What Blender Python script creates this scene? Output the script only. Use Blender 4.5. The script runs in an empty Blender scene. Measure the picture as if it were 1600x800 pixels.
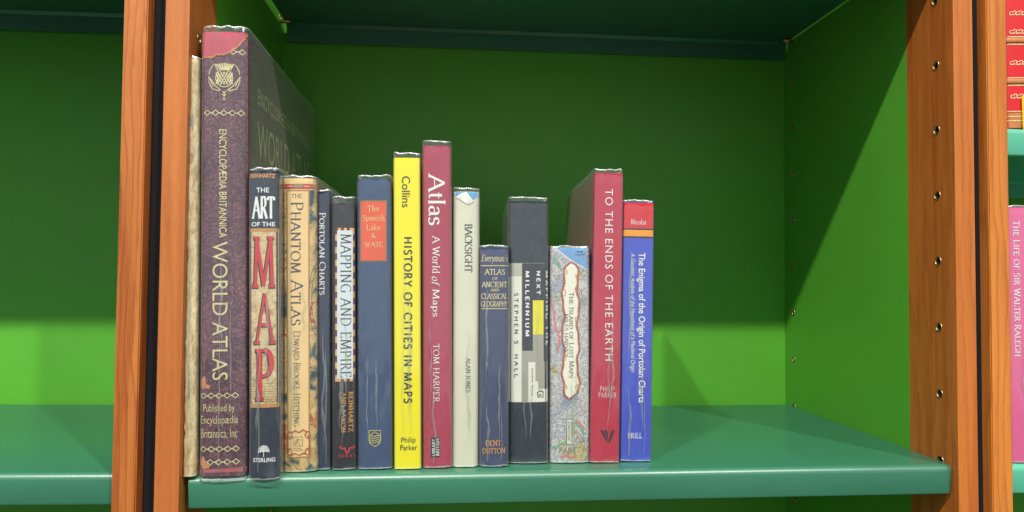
import bpy, bmesh, math, random
from mathutils import Matrix, Vector, noise
random.seed(4)
S = bpy.context.scene
COL = S.collection
Z0 = 1.30                                    # eye height above the floor

# ---------------------------------------------------------------- camera
cd = bpy.data.cameras.new('camera'); cam = bpy.data.objects.new('camera', cd); COL.objects.link(cam)
cd.sensor_width = 36; cd.lens = 24.786; cd.clip_start = 0.02; cd.clip_end = 60
R_ = Vector((0.99615688, -0.08721721, 0.00803969)); U_ = Vector((-0.0108268, -0.03153011, 0.99944416)); F_ = Vector((0.08691523, 0.99569022, 0.03235322))
m = Matrix.Identity(4)
for i in range(3):
    m[i][0] = R_[i]; m[i][1] = U_[i]; m[i][2] = -F_[i]
m[2][3] = Z0
cam.matrix_world = m
S.camera = cam

# ---------------------------------------------------------------- room light
W = bpy.data.worlds.new('World'); S.world = W; W.use_nodes = True
W.node_tree.nodes['Background'].inputs[0].default_value = (0.90, 0.96, 1.0, 1)
W.node_tree.nodes['Background'].inputs[1].default_value = 0.60

def ceiling_spot(name, k, slope, weight, tx, ty, tz, dist=6.0, col=(1, .955, .89)):
    """a gallery spotlight high in front of the shelves; its beam runs along (k, 1, -slope)"""
    d = Vector((k, 1, -slope)).normalized()
    l = bpy.data.lights.new(name, 'SPOT'); l.energy = weight * 4 * math.pi ** 2 * dist ** 2
    l.color = col; l.shadow_soft_size = 0.075; l.spot_size = math.radians(34); l.spot_blend = 0.6
    o = bpy.data.objects.new(name, l); COL.objects.link(o)
    o.location = Vector((tx, ty, tz + Z0)) - d * dist
    o.rotation_euler = d.to_track_quat('-Z', 'Y').to_euler()
ceiling_spot('spotlight_middle', 0.20, 1.15, 0.70, .20, .80, .05)
ceiling_spot('spotlight_left', 0.79, 1.17, 0.45, .25, .80, .05)
ceiling_spot('spotlight_right', -0.59, 1.17, 0.54, .10, .80, .05)

S.view_settings.view_transform = 'Standard'; S.view_settings.look = 'None'
S.view_settings.exposure = 0.06; S.view_settings.gamma = 1.0
S.render.engine = 'CYCLES'
S.cycles.transparent_max_bounces = 24; S.cycles.max_bounces = 8
S.cycles.caustics_reflective = False; S.cycles.caustics_refractive = False

# ---------------------------------------------------------------- materials
def srgb(r, g, b):
    f = lambda c: (c / 255) / 12.92 if c / 255 <= .04045 else ((c / 255 + .055) / 1.055) ** 2.4
    return (f(r), f(g), f(b), 1)
class N:
    def __init__(s, name):
        s.m = bpy.data.materials.new(name); s.m.use_nodes = True
        s.t = s.m.node_tree; s.b = s.t.nodes['Principled BSDF']; s.tc = s.t.nodes.new('ShaderNodeTexCoord')
    def n(s, typ, **kw):
        x = s.t.nodes.new('ShaderNode' + typ)
        for k, v in kw.items(): setattr(x, k, v)
        return x
    def l(s, a, b): s.t.links.new(a, b)
    def map(s, scale, rot=(0, 0, 0), loc=(0, 0, 0)):
        x = s.n('Mapping'); x.inputs['Scale'].default_value = scale; x.inputs['Rotation'].default_value = rot; x.inputs['Location'].default_value = loc
        s.l(s.tc.outputs['Object'], x.inputs[0]); return x.outputs[0]
    def noise(s, vec, scale, detail=4, rough=.55, dist=0):
        x = s.n('TexNoise'); x.inputs['Scale'].default_value = scale; x.inputs['Detail'].default_value = detail
        x.inputs['Roughness'].default_value = rough; x.inputs['Distortion'].default_value = dist
        s.l(vec, x.inputs['Vector']); return x.outputs['Fac']
    def ramp(s, fac, stops, interp='LINEAR'):
        x = s.n('ValToRGB'); x.color_ramp.interpolation = interp
        e = x.color_ramp.elements
        while len(e) < len(stops): e.new(.5)
        for i, (p, c) in enumerate(stops): e[i].position = p; e[i].color = c if len(c) == 4 else (*c, 1)
        s.l(fac, x.inputs[0]); return x.outputs[0]
    def mix(s, fac, a, b, mode='MIX'):
        x = s.n('MixRGB', blend_type=mode)
        for i, v in zip((0, 1, 2), (fac, a, b)):
            if hasattr(v, 'is_linked') or isinstance(v, bpy.types.NodeSocket): s.l(v, x.inputs[i])
            else: x.inputs[i].default_value = v
        return x.outputs[0]
    def bump(s, h, strength, dist=.001):
        x = s.n('Bump'); x.inputs['Strength'].default_value = strength; x.inputs['Distance'].default_value = dist
        s.l(h, x.inputs['Height']); s.l(x.outputs[0], s.b.inputs['Normal']); return x
    def set(s, **kw):
        for k, v in kw.items():
            i = s.b.inputs[k.replace('_', ' ')]
            if isinstance(v, bpy.types.NodeSocket): s.l(v, i)
            else: i.default_value = v
        return s
def sc(c, k): return (min(1, c[0] * k), min(1, c[1] * k), min(1, c[2] * k), 1)

def painted(name, c, rough=.42, spec=.4):
    n = N(name); v = n.map((1, 1, 1))
    big = n.noise(v, 5, 3); fine = n.noise(v, 900, 2); spk = n.noise(v, 160, 2, .7)
    c1 = n.ramp(big, [(.3, sc(c, .93)), (.7, sc(c, 1.06))])
    dust = n.ramp(spk, [(.745, (0, 0, 0, 1)), (.77, (1, 1, 1, 1))])
    c2 = n.mix(dust, c1, sc(c, 1.35))
    scf = n.ramp(n.noise(n.map((14, 14, 90), rot=(.2, .3, .1)), 3.1, 5, .75, .4), [(.69, (0, 0, 0, 1)), (.74, (.35, .35, .35, 1))])
    c2 = n.mix(scf, c2, sc(c, 1.5))
    r = n.ramp(big, [(.3, (rough - .05,) * 3), (.7, (rough + .06,) * 3)])
    n.set(Base_Color=c2, Roughness=r, Specular_IOR_Level=spec); n.bump(fine, .12, .0004)
    return n.m
M_GREEN = painted('green_paint', (.095, .385, .030, 1), .45)
M_TEAL = painted('teal_enamel', (.034, .170, .098, 1), .34, .9)
M_TEAL_RIGHT = painted('mint_enamel', (.085, .42, .27, 1), .30, .8)

def wood(name, c_light, c_dark, gs=1.0, seed=0., rings=.5):
    n = N(name)
    v = n.map((1, 1, .045), loc=(seed, seed * .7, seed * .3))
    w = n.n('TexWave', wave_type='BANDS', bands_direction='X', wave_profile='SAW')
    w.inputs['Scale'].default_value = 60 * gs; w.inputs['Distortion'].default_value = 9; w.inputs['Detail'].default_value = 3; w.inputs['Detail Scale'].default_value = 1.2
    v2 = n.map((1, 1, .12), rot=(.02, .05, .3), loc=(seed, 0, seed)); n.l(v2, w.inputs['Vector'])
    fib = n.noise(v, 1400, 3, .6); band = n.noise(v, 60, 5, .6, 1.2); big = n.noise(n.map((1, 1, .25), loc=(0, seed, seed)), 14, 2)
    base = n.ramp(band, [(.28, c_dark), (.5, sc(c_light, .92)), (.72, sc(c_light, 1.08))])
    wr = n.ramp(w.outputs['Fac'], [(.0, (1, 1, 1, 1)), (.6, (.93, .9, .86, 1)), (.9, (.62, .5, .42, 1)), (1, (1, 1, 1, 1))])
    c = n.mix(rings, base, wr, 'MULTIPLY')
    fr = n.ramp(fib, [(.32, (.74, .68, .6, 1)), (.52, (1, 1, 1, 1))])
    c = n.mix(.55, c, fr, 'MULTIPLY')
    bg = n.ramp(big, [(.3, (.86, .80, .76, 1)), (.7, (1.05, 1.05, 1.05, 1))]); c = n.mix(.7, c, bg, 'MULTIPLY')
    n.set(Base_Color=c, Roughness=.42, Specular_IOR_Level=.45); n.bump(fib, .18, .0004)
    return n.m
M_WOOD_A = wood('pine_with_strong_grain', (.54, .180, .038, 1), (.34, .085, .013, 1), .9, 1.3, .72)
M_WOOD_B = wood('cherry_wood', (.52, .170, .038, 1), (.41, .118, .024, 1), .35, 5.1, .2)
M_WOOD_C = wood('cherry_wood_right', (.56, .175, .030, 1), (.40, .10, .014, 1), .6, 9.7, .45)
M_WOOD_D = wood('pale_pine', (.62, .22, .036, 1), (.44, .12, .014, 1), .7, 14.2, .6)

def plain(name, c, rough=.6, metal=0., fine=0., fscale=1500, spec=.4, var=.12, vscale=40):
    n = N(name); v = n.map((1, 1, 1)); b = n.noise(v, vscale, 4)
    col = n.ramp(b, [(.25, sc(c, 1 - var)), (.75, sc(c, 1 + var))])
    n.set(Base_Color=col, Roughness=rough, Metallic=metal, Specular_IOR_Level=spec)
    if fine: n.bump(n.noise(v, fscale, 2), fine, .0006)
    return n.m
def cloth(name, c, var=.15):
    n = N(name)
    a = n.noise(n.map((1, 1, 8)), 420, 2, .7); b = n.noise(n.map((8, 8, 1)), 420, 2, .7)
    h = n.mix(.5, a, b); big = n.noise(n.map((1, 1, .5)), 26, 5, .65)
    col = n.ramp(big, [(.28, sc(c, 1 - var)), (.72, sc(c, 1 + var))])
    wv = n.ramp(h, [(.36, (.72, .72, .72, 1)), (.62, (1.12, 1.12, 1.12, 1))]); col = n.mix(.6, col, wv, 'MULTIPLY')
    n.set(Base_Color=col, Roughness=.82, Specular_IOR_Level=.2); n.bump(h, .6, .0005)
    return n.m
M_BLACK = plain('black_felt', (.006, .006, .008, 1), .95)
M_BRASS = plain('brass', (.48, .34, .15, 1), .42, 1.0, .2)
M_BRASS_DARK = plain('brass_bore', (.16, .11, .05, 1), .55, .6)
M_BORE_SHADE = plain('socket_bore_shade', (.02, .014, .008, 1), .8)  # near-black colour puts the shade of the hole into the socket's inside
M_PAGES = plain('paper_pages', (.72, .66, .52, 1), .9)
M_GOLD = plain('gold_foil', srgb(215, 205, 150), .45, .0, 0, var=.22, vscale=300)
M_GOLD_DULL = plain('dull_gold_foil', srgb(140, 116, 56), .5, .2, 0, var=.25, vscale=200)
M_WHITE = plain('white_ink', (.80, .80, .78, 1), .5, var=.03)
M_INK = plain('black_ink', (.018, .017, .018, 1), .5)
M_GREYINK = plain('brown_ink', srgb(92, 74, 50), .6)
M_ORANGE = plain('orange_ink', srgb(214, 150, 70), .5)
M_RED = plain('red_ink', srgb(205, 40, 52), .5, var=.1, vscale=200)
M_NAVY = plain('navy_jacket', srgb(24, 38, 56), .4, var=.1)
M_CREAMINK = plain('cream_ink', srgb(216, 200, 150), .5)

def film(name, haze, rough, gloss, tint=(.965, .985, .98, 1)):
    n = N(name); t = n.t; t.nodes.remove(n.b); out = [x for x in t.nodes if x.type == 'OUTPUT_MATERIAL'][0]
    tr = n.n('BsdfTransparent'); tr.inputs[0].default_value = tint
    gl = n.n('BsdfGlossy'); gl.inputs['Roughness'].default_value = rough; gl.inputs[0].default_value = (1, 1, 1, 1)
    df = n.n('BsdfDiffuse'); df.inputs[0].default_value = (.85, .88, .86, 1)
    lw = n.n('LayerWeight'); lw.inputs['Blend'].default_value = .5
    p = n.n('Math', operation='POWER'); n.l(lw.outputs['Facing'], p.inputs[0]); p.inputs[1].default_value = 2.8
    q = n.n('Math', operation='MULTIPLY_ADD'); n.l(p.outputs[0], q.inputs[0]); q.inputs[1].default_value = .75; q.inputs[2].default_value = gloss
    a = n.noise(n.map((1, 1, .10)), 190, 3, .6, .8); b = n.noise(n.map((1, 1, .3)), 45, 3, .5, .5)
    bm_ = n.n('Bump'); bm_.inputs['Strength'].default_value = .55; bm_.inputs['Distance'].default_value = .0016; n.l(n.mix(.55, a, b), bm_.inputs['Height'])
    n.l(bm_.outputs[0], gl.inputs['Normal'])
    sp = n.noise(n.map((1, 1, .5)), 260, 3, .7); hz = n.ramp(sp, [(.35, (haze * .5,) * 3), (.62, (haze,) * 3), (.8, (min(1, haze * 1.6),) * 3)])
    g3 = n.n('Math', operation='POWER'); n.l(lw.outputs['Facing'], g3.inputs[0]); g3.inputs[1].default_value = 3.2
    g4 = n.n('Math', operation='MULTIPLY_ADD', use_clamp=True); n.l(g3.outputs[0], g4.inputs[0]); g4.inputs[1].default_value = min(.5, haze * 11); n.l(hz, g4.inputs[2]); hz = g4.outputs[0]
    m1 = n.n('MixShader'); n.l(hz, m1.inputs[0]); n.l(tr.outputs[0], m1.inputs[1]); n.l(df.outputs[0], m1.inputs[2])
    m2 = n.n('MixShader'); n.l(q.outputs[0], m2.inputs[0]); n.l(m1.outputs[0], m2.inputs[1]); n.l(gl.outputs[0], m2.inputs[2])
    n.l(m2.outputs[0], out.inputs[0]); return n.m
M_FILM = film('clear_book_film', .032, .10, .085)
M_RIM = film('film_cut_edge', .34, .2, .14)
M_CREASE_GLINT = film('film_crease_glint', .12, .14, .16, (.90, .97, .86, 1))  # glints along the creases, put in as pale haze and a green-yellow tint

# ---------------------------------------------------------------- mesh helpers
def link(name, bm, mat, parent=None, smooth=False, **props):
    me = bpy.data.meshes.new(name); bm.normal_update(); bm.to_mesh(me); bm.free()
    if mat: me.materials.append(mat)
    if smooth:
        for p in me.polygons: p.use_smooth = True
    o = bpy.data.objects.new(name, me); COL.objects.link(o)
    if parent: o.parent = parent
    for k, v in props.items(): o[k] = v
    return o
def thing(name, label, cat, loc, rot=(0, 0, 0), group=None):
    o = bpy.data.objects.new(name, None); COL.objects.link(o); o.empty_display_size = .02
    o.location = loc; o.rotation_euler = rot; o['label'] = label; o['category'] = cat
    if group: o['group'] = group
    return o
def box(bm, x0, x1, y0, y1, z0, z1, bev=0.):
    r = bmesh.ops.create_cube(bm, size=1)['verts']
    for v in r: v.co = Vector(((x0 + x1) / 2 + v.co.x * (x1 - x0), (y0 + y1) / 2 + v.co.y * (y1 - y0), (z0 + z1) / 2 + v.co.z * (z1 - z0)))
    if bev:
        es = list({e for v in r for e in v.link_edges})
        bmesh.ops.bevel(bm, geom=es, offset=bev, segments=2, profile=.7, affect='EDGES')
def boxo(name, dims, mat, parent=None, bev=0., **kw):
    bm = bmesh.new(); box(bm, *dims, bev); return link(name, bm, mat, parent, **kw)
def prism_x(bm, prof, x0, x1, slant=0.):
    """closed (y,z) profile swept along x, capped; slant pulls the lower ends in"""
    zt = max(p[1] for p in prof)
    a = [bm.verts.new((x0 + slant * (zt - z) * .6, y, z)) for y, z in prof]; b = [bm.verts.new((x1 - slant * (zt - z), y, z)) for y, z in prof]
    n = len(prof)
    for i in range(n): bm.faces.new((a[i], a[(i + 1) % n], b[(i + 1) % n], b[i]))
    bm.faces.new(a[::-1]); bm.faces.new(b); bmesh.ops.recalc_face_normals(bm, faces=bm.faces)

# ---------------------------------------------------------------- floor and wall
bm = bmesh.new(); box(bm, -6, 6, -8, 1.2, -.02, 0); o = link('floor', bm, plain('grey_carpet', (.22, .21, .20, 1), .95, fine=.5, fscale=300), kind='structure')
bm = bmesh.new(); box(bm, -6, 6, .96, 1.1, 0.002, 4.6); o = link('wall', bm, plain('dark_wall_paint', (.05, .05, .05, 1), .9), kind='structure')

# ---------------------------------------------------------------- bookcases
YP, YW, YB = .600, .6662, .9275
XL, XR = -.2180, .4553
PITCH = .0617
HZ = [(.0198 + PITCH * i) for i in range(-16, 13)]
def drilled_board(bm, xi, xo, y0, y1, z0, z1, hy, r, zs):
    """board with a column of round holes bored in its face x=xi"""
    sgn = 1 if xo > xi else -1
    box(bm, min(xi, xo), max(xi, xo), y0, y1, z0, z1)
    dead = [f for f in bm.faces if abs(f.calc_center_median().x - xi) < 1e-6]
    bmesh.ops.delete(bm, geom=dead, context='FACES')
    cuts = [z0] + [(zs[i] + zs[i + 1]) / 2 for i in range(len(zs) - 1)] + [z1]
    for i, hz in enumerate(zs):
        a, b = cuts[i], cuts[i + 1]
        cor = [math.atan2(q - hz, p - hy) for p in (y0, y1) for q in (a, b)]
        ang = sorted(set([round(2 * math.pi * k / 20 - math.pi, 5) for k in range(20)] + [round(c, 5) for c in cor]))
        inn, out, dp = [], [], []
        for t in ang:
            c, s_ = math.cos(t), math.sin(t); L = 1e9
            if c > 1e-9: L = min(L, (y1 - hy) / c)
            if c < -1e-9: L = min(L, (y0 - hy) / c)
            if s_ > 1e-9: L = min(L, (b - hz) / s_)
            if s_ < -1e-9: L = min(L, (a - hz) / s_)
            out.append(bm.verts.new((xi, hy + c * L, hz + s_ * L))); inn.append(bm.verts.new((xi, hy + c * r, hz + s_ * r)))
            dp.append(bm.verts.new((xi + sgn * .012, hy + c * r, hz + s_ * r)))
        n = len(ang)
        for k in range(n):
            j = (k + 1) % n
            bm.faces.new((inn[k], inn[j], out[j], out[k])); bm.faces.new((inn[k], dp[k], dp[j], inn[j]))
        bm.faces.new(dp)
    bmesh.ops.remove_doubles(bm, verts=bm.verts, dist=1e-7)
    bmesh.ops.recalc_face_normals(bm, faces=bm.faces)
_sock = {}
def socket(xi, sgn, hy, hz, r, parent):
    key = (sgn, r)
    if key not in _sock:
        bm = bmesh.new(); n = 18; rings = []
        for (dx, rr) in ((.0001, r * 1.02), (-.0005, r * .99), (-.0006, r * .92), (-.0001, r * .84), (.0016, r * .82), (.0022, r * .80), (.010, r * .76)):
            rings.append([bm.verts.new((sgn * dx, rr * math.cos(2 * math.pi * k / n), rr * math.sin(2 * math.pi * k / n))) for k in range(n)])
        for a, b in zip(rings, rings[1:]):
            for k in range(n): bm.faces.new((a[k], a[(k + 1) % n], b[(k + 1) % n], b[k]))
        bm.faces.new(rings[-1]); bmesh.ops.recalc_face_normals(bm, faces=bm.faces)
        me = bpy.data.meshes.new('brass_socket'); bm.to_mesh(me); bm.free(); me.materials.append(M_BRASS); me.materials.append(M_BORE_SHADE)
        for p in me.polygons:
            p.use_smooth = True
            if p.center.x * sgn > .002: p.material_index = 1
        _sock[key] = me
    o = bpy.data.objects.new('brass_socket', _sock[key]); COL.objects.link(o); o.parent = parent; o.location = (xi, hy, hz)
def shelf(parent, x0, x1, z, mat, zl=.0254, rotz=0., slant=.08):
    """folded metal shelf: plate with a rolled front edge and a lip front and back"""
    yf, yb, r, t = .6075, .9205, .0052, .0016
    out = []
    R = .0060
    for k in range(13):
        a = math.pi / 2 + k / 12 * math.pi / 2
        out.append((yf + R + R * math.cos(a), z - R + R * math.sin(a)))
    out += [(yf, z - zl + .0015), (yf + .0006, z - zl)]
    out += [(yf + .009, z - zl), (yf + .009, z - zl + t), (yf + t, z - zl + t), (yf + t, z - R), (yf + R, z - t)]
    out += [(yb - r, z - t), (yb - t, z - r), (yb - t, z - zl), (yb, z - zl), (yb, z - r), (yb - .3 * r, z - .3 * r), (yb - r, z)]
    bm = bmesh.new(); prism_x(bm, out, x0, x1, slant)
    if rotz: bmesh.ops.rotate(bm, verts=bm.verts, cent=(x1, 0, z), matrix=Matrix.Rotation(rotz, 3, 'Y'))
    o = link('shelf', bm, mat, parent)
    for p in o.data.polygons: p.use_smooth = True
    mo = o.modifiers.new('edge', 'EDGE_SPLIT'); mo.split_angle = math.radians(35)
    return o
def bookcase(label, xl, xr, th, woodl, woodr, shelves, mat_s, inset=(.0045, .0008)):
    b = thing('bookcase', label, 'bookcase', (0, 0, 0))
    H0, H1 = .002, 2.30
    fz = [h + Z0 for h in HZ]
    for side, xi, sgn, wd in (('l', xl, -1, woodl), ('r', xr, 1, woodr)):
        bm = bmesh.new(); drilled_board(bm, xi, xi + sgn * th, YP, YW, H0, H1, .6232, .0043, fz)
        bmesh.ops.bevel(bm, geom=[e for e in bm.edges if abs(e.verts[0].co.y - YP) < 1e-6 and abs(e.verts[1].co.y - YP) < 1e-6 and abs(e.verts[0].co.x - e.verts[1].co.x) < 1e-6], offset=.0009, segments=2, affect='EDGES')
        o = link('wooden_side_board', bm, wd, b)
        for h in fz:
            if .95 < h < 1.75: socket(xi, sgn, .6232, h, .0043, o)
        bm = bmesh.new(); drilled_board(bm, xi, xi + sgn * th, YW, YB, H0, H1, .9030, .0034, fz)
        o = link('green_side_lining', bm, M_GREEN, b)
        for h in fz:
            if .95 < h < 1.75: socket(xi, sgn, .9030, h, .0034, o)
    boxo('green_back_panel', (xl - th, xr + th, YB, YB + .012, H0, H1), M_GREEN, b)
    boxo('top_board', (xl - th, xr + th, YP, YB + .012, H1, H1 + .02), woodl, b)
    for zz, rz in shelves:
        shelf(b, xl + inset[0], xr - inset[1], zz + Z0, mat_s, rotz=rz)
        if zz > -.5:
            for sx, px in ((1, xl), (-1, xr)):
                for hy in (.6232, .9030):
                    bm = bmesh.new(); bmesh.ops.create_cone(bm, cap_ends=True, segments=14, radius1=.0026, radius2=.0026, depth=.016, matrix=Matrix.Translation((px + sx * .005, hy, zz + Z0 - .0044)) @ Matrix.Rotation(math.pi / 2, 4, 'Y'))
                    link('shelf_pin', bm, M_BRASS, b, smooth=True)
    return b
main = bookcase('wooden bookcase in the middle with green lining, holding the long row of map books', XL, XR, .0195, M_WOOD_B, M_WOOD_C, [(-.1657 - 8 * PITCH, 0), (-.1657, 0), (.3276, 0), (.3276 + 6 * PITCH, 0)], M_TEAL)
left = bookcase('bookcase at the far left with an empty green shelf and coarse grained post', -.2694 - .73, -.2700, .0186, M_WOOD_A, M_WOOD_A, [(-.1612 - 8 * PITCH, 0), (-.1612, .012), (.3316, -.006), (.3316 + 6 * PITCH, 0)], M_TEAL)
right = bookcase('bookcase at the far right edge holding a red leather and a pink book', .5070, .5070 + .68, .0190, M_WOOD_D, M_WOOD_D, [(-.1664 - 8 * PITCH, 0), (-.1664, 0), (.1440, 0), (.1440 + 6 * PITCH, 0)], M_TEAL_RIGHT, (.0012, .004))
boxo('black_side_strip', (-.2513, -.2377, .613, .93, .01, 2.29), M_BLACK, left)
boxo('black_side_strip', (.4749, .4879, .6115, .93, .01, 2.29), M_BLACK, right)

# ---------------------------------------------------------------- lettering
def arc(cx, cy, rx, ry, a0, a1, n=12):
    return [(cx + rx * math.cos(math.radians(a0 + (a1 - a0) * i / n)), cy + ry * math.sin(math.radians(a0 + (a1 - a0) * i / n))) for i in range(n + 1)]
# pen skeletons: (points, serif at start, serif at end)
G = {
 'A': (.86, [([(.04, 0), (.43, 1)], 1, 0), ([(.43, 1), (.82, 0)], 0, 1), ([(.2, .36), (.67, .36)], 0, 0)]),
 'B': (.68, [([(.14, 0), (.14, 1)], 1, 1), ([(.14, 1), (.36, 1)] + arc(.36, .76, .2, .24, 88, -90) + [(.14, .52)], 0, 0), ([(.36, .52)] + arc(.38, .26, .24, .26, 88, -90) + [(.14, 0)], 0, 0)]),
 'C': (.84, [(arc(.5, .5, .42, .5, 48, 312, 20), 0, 0), ([(.79, .98), (.79, .76)], 0, 0)]),
 'D': (.88, [([(.14, 0), (.14, 1)], 1, 1), ([(.14, 1), (.36, 1)] + arc(.36, .5, .44, .5, 88, -88, 18) + [(.14, 0)], 0, 0)]),
 'E': (.66, [([(.14, 0), (.14, 1)], 1, 1), ([(.14, 1), (.56, 1), (.57, .86)], 0, 0), ([(.14, .52), (.48, .52)], 0, 0), ([(.14, 0), (.58, 0), (.6, .16)], 0, 0)]),
 'F': (.60, [([(.14, 0), (.14, 1)], 1, 1), ([(.14, 1), (.54, 1), (.55, .86)], 0, 0), ([(.14, .52), (.45, .52)], 0, 0)]),
 'G': (.88, [(arc(.5, .5, .42, .5, 50, 300, 20) + [(.76, .06)], 0, 0), ([(.77, .04), (.77, .42)], 0, 1)]),
 'H': (.90, [([(.16, 0), (.16, 1)], 1, 1), ([(.74, 0), (.74, 1)], 1, 1), ([(.16, .52), (.74, .52)], 0, 0)]),
 'I': (.36, [([(.18, 0), (.18, 1)], 1, 1)]),
 'J': (.42, [([(.24, 1), (.24, .1), (.1, -.12), (.0, -.14)], 1, 0)]),
 'K': (.78, [([(.14, 0), (.14, 1)], 1, 1), ([(.16, .46), (.62, 1)], 0, 1), ([(.26, .56), (.74, 0)], 0, 1)]),
 'L': (.64, [([(.14, 0), (.14, 1)], 1, 1), ([(.14, 0), (.56, 0), (.59, .18)], 0, 0)]),
 'M': (1.06, [([(.12, 0), (.18, 1)], 1, 1), ([(.18, 1), (.52, .02)], 0, 0), ([(.52, .02), (.86, 1)], 0, 1), ([(.86, 1), (.93, 0)], 0, 1)]),
 'N': (.90, [([(.14, 0), (.14, 1)], 1, 1), ([(.14, 1), (.74, 0)], 0, 0), ([(.74, 0), (.74, 1)], 0, 1)]),
 'O': (.98, [(arc(.49, .5, .42, .5, 90, 450, 28), 0, 0)]),
 'P': (.66, [([(.14, 0), (.14, 1)], 1, 1), ([(.14, 1), (.34, 1)] + arc(.34, .74, .24, .26, 88, -90) + [(.14, .48)], 0, 0)]),
 'R': (.74, [([(.14, 0), (.14, 1)], 1, 1), ([(.14, 1), (.34, 1)] + arc(.34, .75, .22, .25, 88, -90) + [(.14, .5)], 0, 0), ([(.34, .5), (.68, 0)], 0, 1)]),
 'S': (.60, [([(.51, .80)] + arc(.3, .75, .2, .24, 30, 250, 12) + arc(.29, .26, .23, .27, 70, -150, 14), 0, 0)]),
 'T': (.72, [([(.36, 0), (.36, 1)], 1, 0), ([(.04, .85), (.05, 1), (.67, 1), (.68, .85)], 0, 0)]),
 'U': (.86, [([(.15, 1), (.15, .34)] + arc(.43, .32, .28, .33, 180, 360, 14) + [(.71, 1)], 1, 1)]),
 'V': (.82, [([(.06, 1), (.42, 0)], 1, 0), ([(.42, 0), (.76, 1)], 0, 1)]),
 'W': (1.12, [([(.05, 1), (.33, 0)], 1, 0), ([(.33, 0), (.56, .92)], 0, 0), ([(.56, .92), (.80, 0)], 0, 0), ([(.80, 0), (1.06, 1)], 0, 1)]),
 'X': (.80, [([(.08, 1), (.72, 0)], 1, 1), ([(.72, 1), (.08, 0)], 1, 1)]),
 'Y': (.76, [([(.06, 1), (.38, .48)], 1, 0), ([(.70, 1), (.38, .48)], 1, 0), ([(.38, .48), (.38, 0)], 0, 1)]),
 'Z': (.74, [([(.08, .86), (.08, 1), (.66, 1), (.08, 0), (.68, 0), (.69, .15)], 0, 0)]),
 'a': (.56, [([(.10, .52)] + arc(.27, .46, .16, .18, 120, 0, 8) + [(.43, .08), (.54, .02)], 0, 0), (arc(.25, .18, .17, .17, 60, 300, 14) + [(.43, .14)], 0, 0)]),
 'c': (.52, [(arc(.29, .32, .22, .33, 45, 310, 16), 0, 0)]),
 'd': (.62, [(arc(.28, .32, .21, .33, 60, 300, 16), 0, 0), ([(.48, 1.02), (.48, 0)], 1, 1)]),
 'e': (.54, [([(.08, .36), (.46, .38)] + arc(.28, .34, .19, .31, 10, 305, 16), 0, 0)]),
 'f': (.36, [([(.40, .92), (.33, 1.0), (.24, .95), (.2, .8), (.2, 0)], 0, 1), ([(.04, .63), (.36, .63)], 0, 0)]),
 'g': (.56, [(arc(.26, .42, .17, .21, 0, 360, 18), 0, 0), (arc(.26, -.14, .21, .14, 0, 360, 18), 0, 0), ([(.2, .2), (.14, .1), (.3, 0)], 0, 0)]),
 'h': (.66, [([(.13, 0), (.13, 1.02)], 1, 1), ([(.13, .44)] + arc(.32, .44, .19, .2, 130, 0, 10) + [(.51, 0)], 0, 1)]),
 'i': (.30, [([(.15, 0), (.15, .64)], 1, 1), ([(.15, .86), (.15, .95)], 0, 0)]),
 'k': (.62, [([(.13, 0), (.13, 1.02)], 1, 1), ([(.15, .28), (.46, .63)], 0, 1), ([(.24, .38), (.56, 0)], 0, 1)]),
 'l': (.30, [([(.15, 0), (.15, 1.02)], 1, 1)]),
 'm': (.98, [([(.13, 0), (.13, .62)], 1, 1), ([(.13, .44)] + arc(.31, .44, .17, .2, 130, 0, 10) + [(.48, 0)], 0, 1), ([(.48, .44)] + arc(.66, .44, .17, .2, 130, 0, 10) + [(.83, 0)], 0, 1)]),
 'n': (.66, [([(.13, 0), (.13, .62)], 1, 1), ([(.13, .44)] + arc(.32, .44, .19, .2, 130, 0, 10) + [(.51, 0)], 0, 1)]),
 'o': (.60, [(arc(.3, .32, .23, .33, 90, 450, 22), 0, 0)]),
 'p': (.64, [([(.13, -.32), (.13, .62)], 1, 1), (arc(.34, .32, .22, .33, 140, -140, 16), 0, 0)]),
 'r': (.46, [([(.13, 0), (.13, .62)], 1, 1), ([(.13, .40), (.22, .58), (.34, .64), (.42, .58)], 0, 0)]),
 's': (.46, [([(.38, .52)] + arc(.23, .48, .14, .16, 40, 245, 10) + arc(.22, .16, .17, .17, 65, -150, 12), 0, 0)]),
 't': (.38, [([(.19, .84), (.19, .12), (.26, .01), (.36, .05)], 0, 0), ([(.04, .62), (.36, .62)], 0, 0)]),
 'v': (.56, [([(.05, .63), (.29, 0)], 1, 0), ([(.29, 0), (.52, .63)], 0, 1)]),
 'y': (.56, [([(.05, .63), (.30, 0)], 1, 0), ([(.52, .63), (.30, 0), (.18, -.28), (.06, -.3)], 1, 0)]),
 '&': (.86, [([(.78, .5), (.6, .12), (.38, 0), (.18, .08), (.12, .26), (.24, .44), (.46, .62), (.52, .8), (.42, .98), (.28, .96), (.22, .8), (.34, .56), (.78, 0)], 0, 0)]),
 '-': (.4, [([(.08, .4), (.32, .4)], 0, 0)]), '.': (.26, [([(.1, .0), (.1, .09)], 0, 0)]), ',': (.26, [([(.12, .08), (.08, -.12)], 0, 0)]),
 "'": (.22, [([(.12, 1), (.08, .78)], 0, 0)]), ' ': (.36, []),
}
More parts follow.
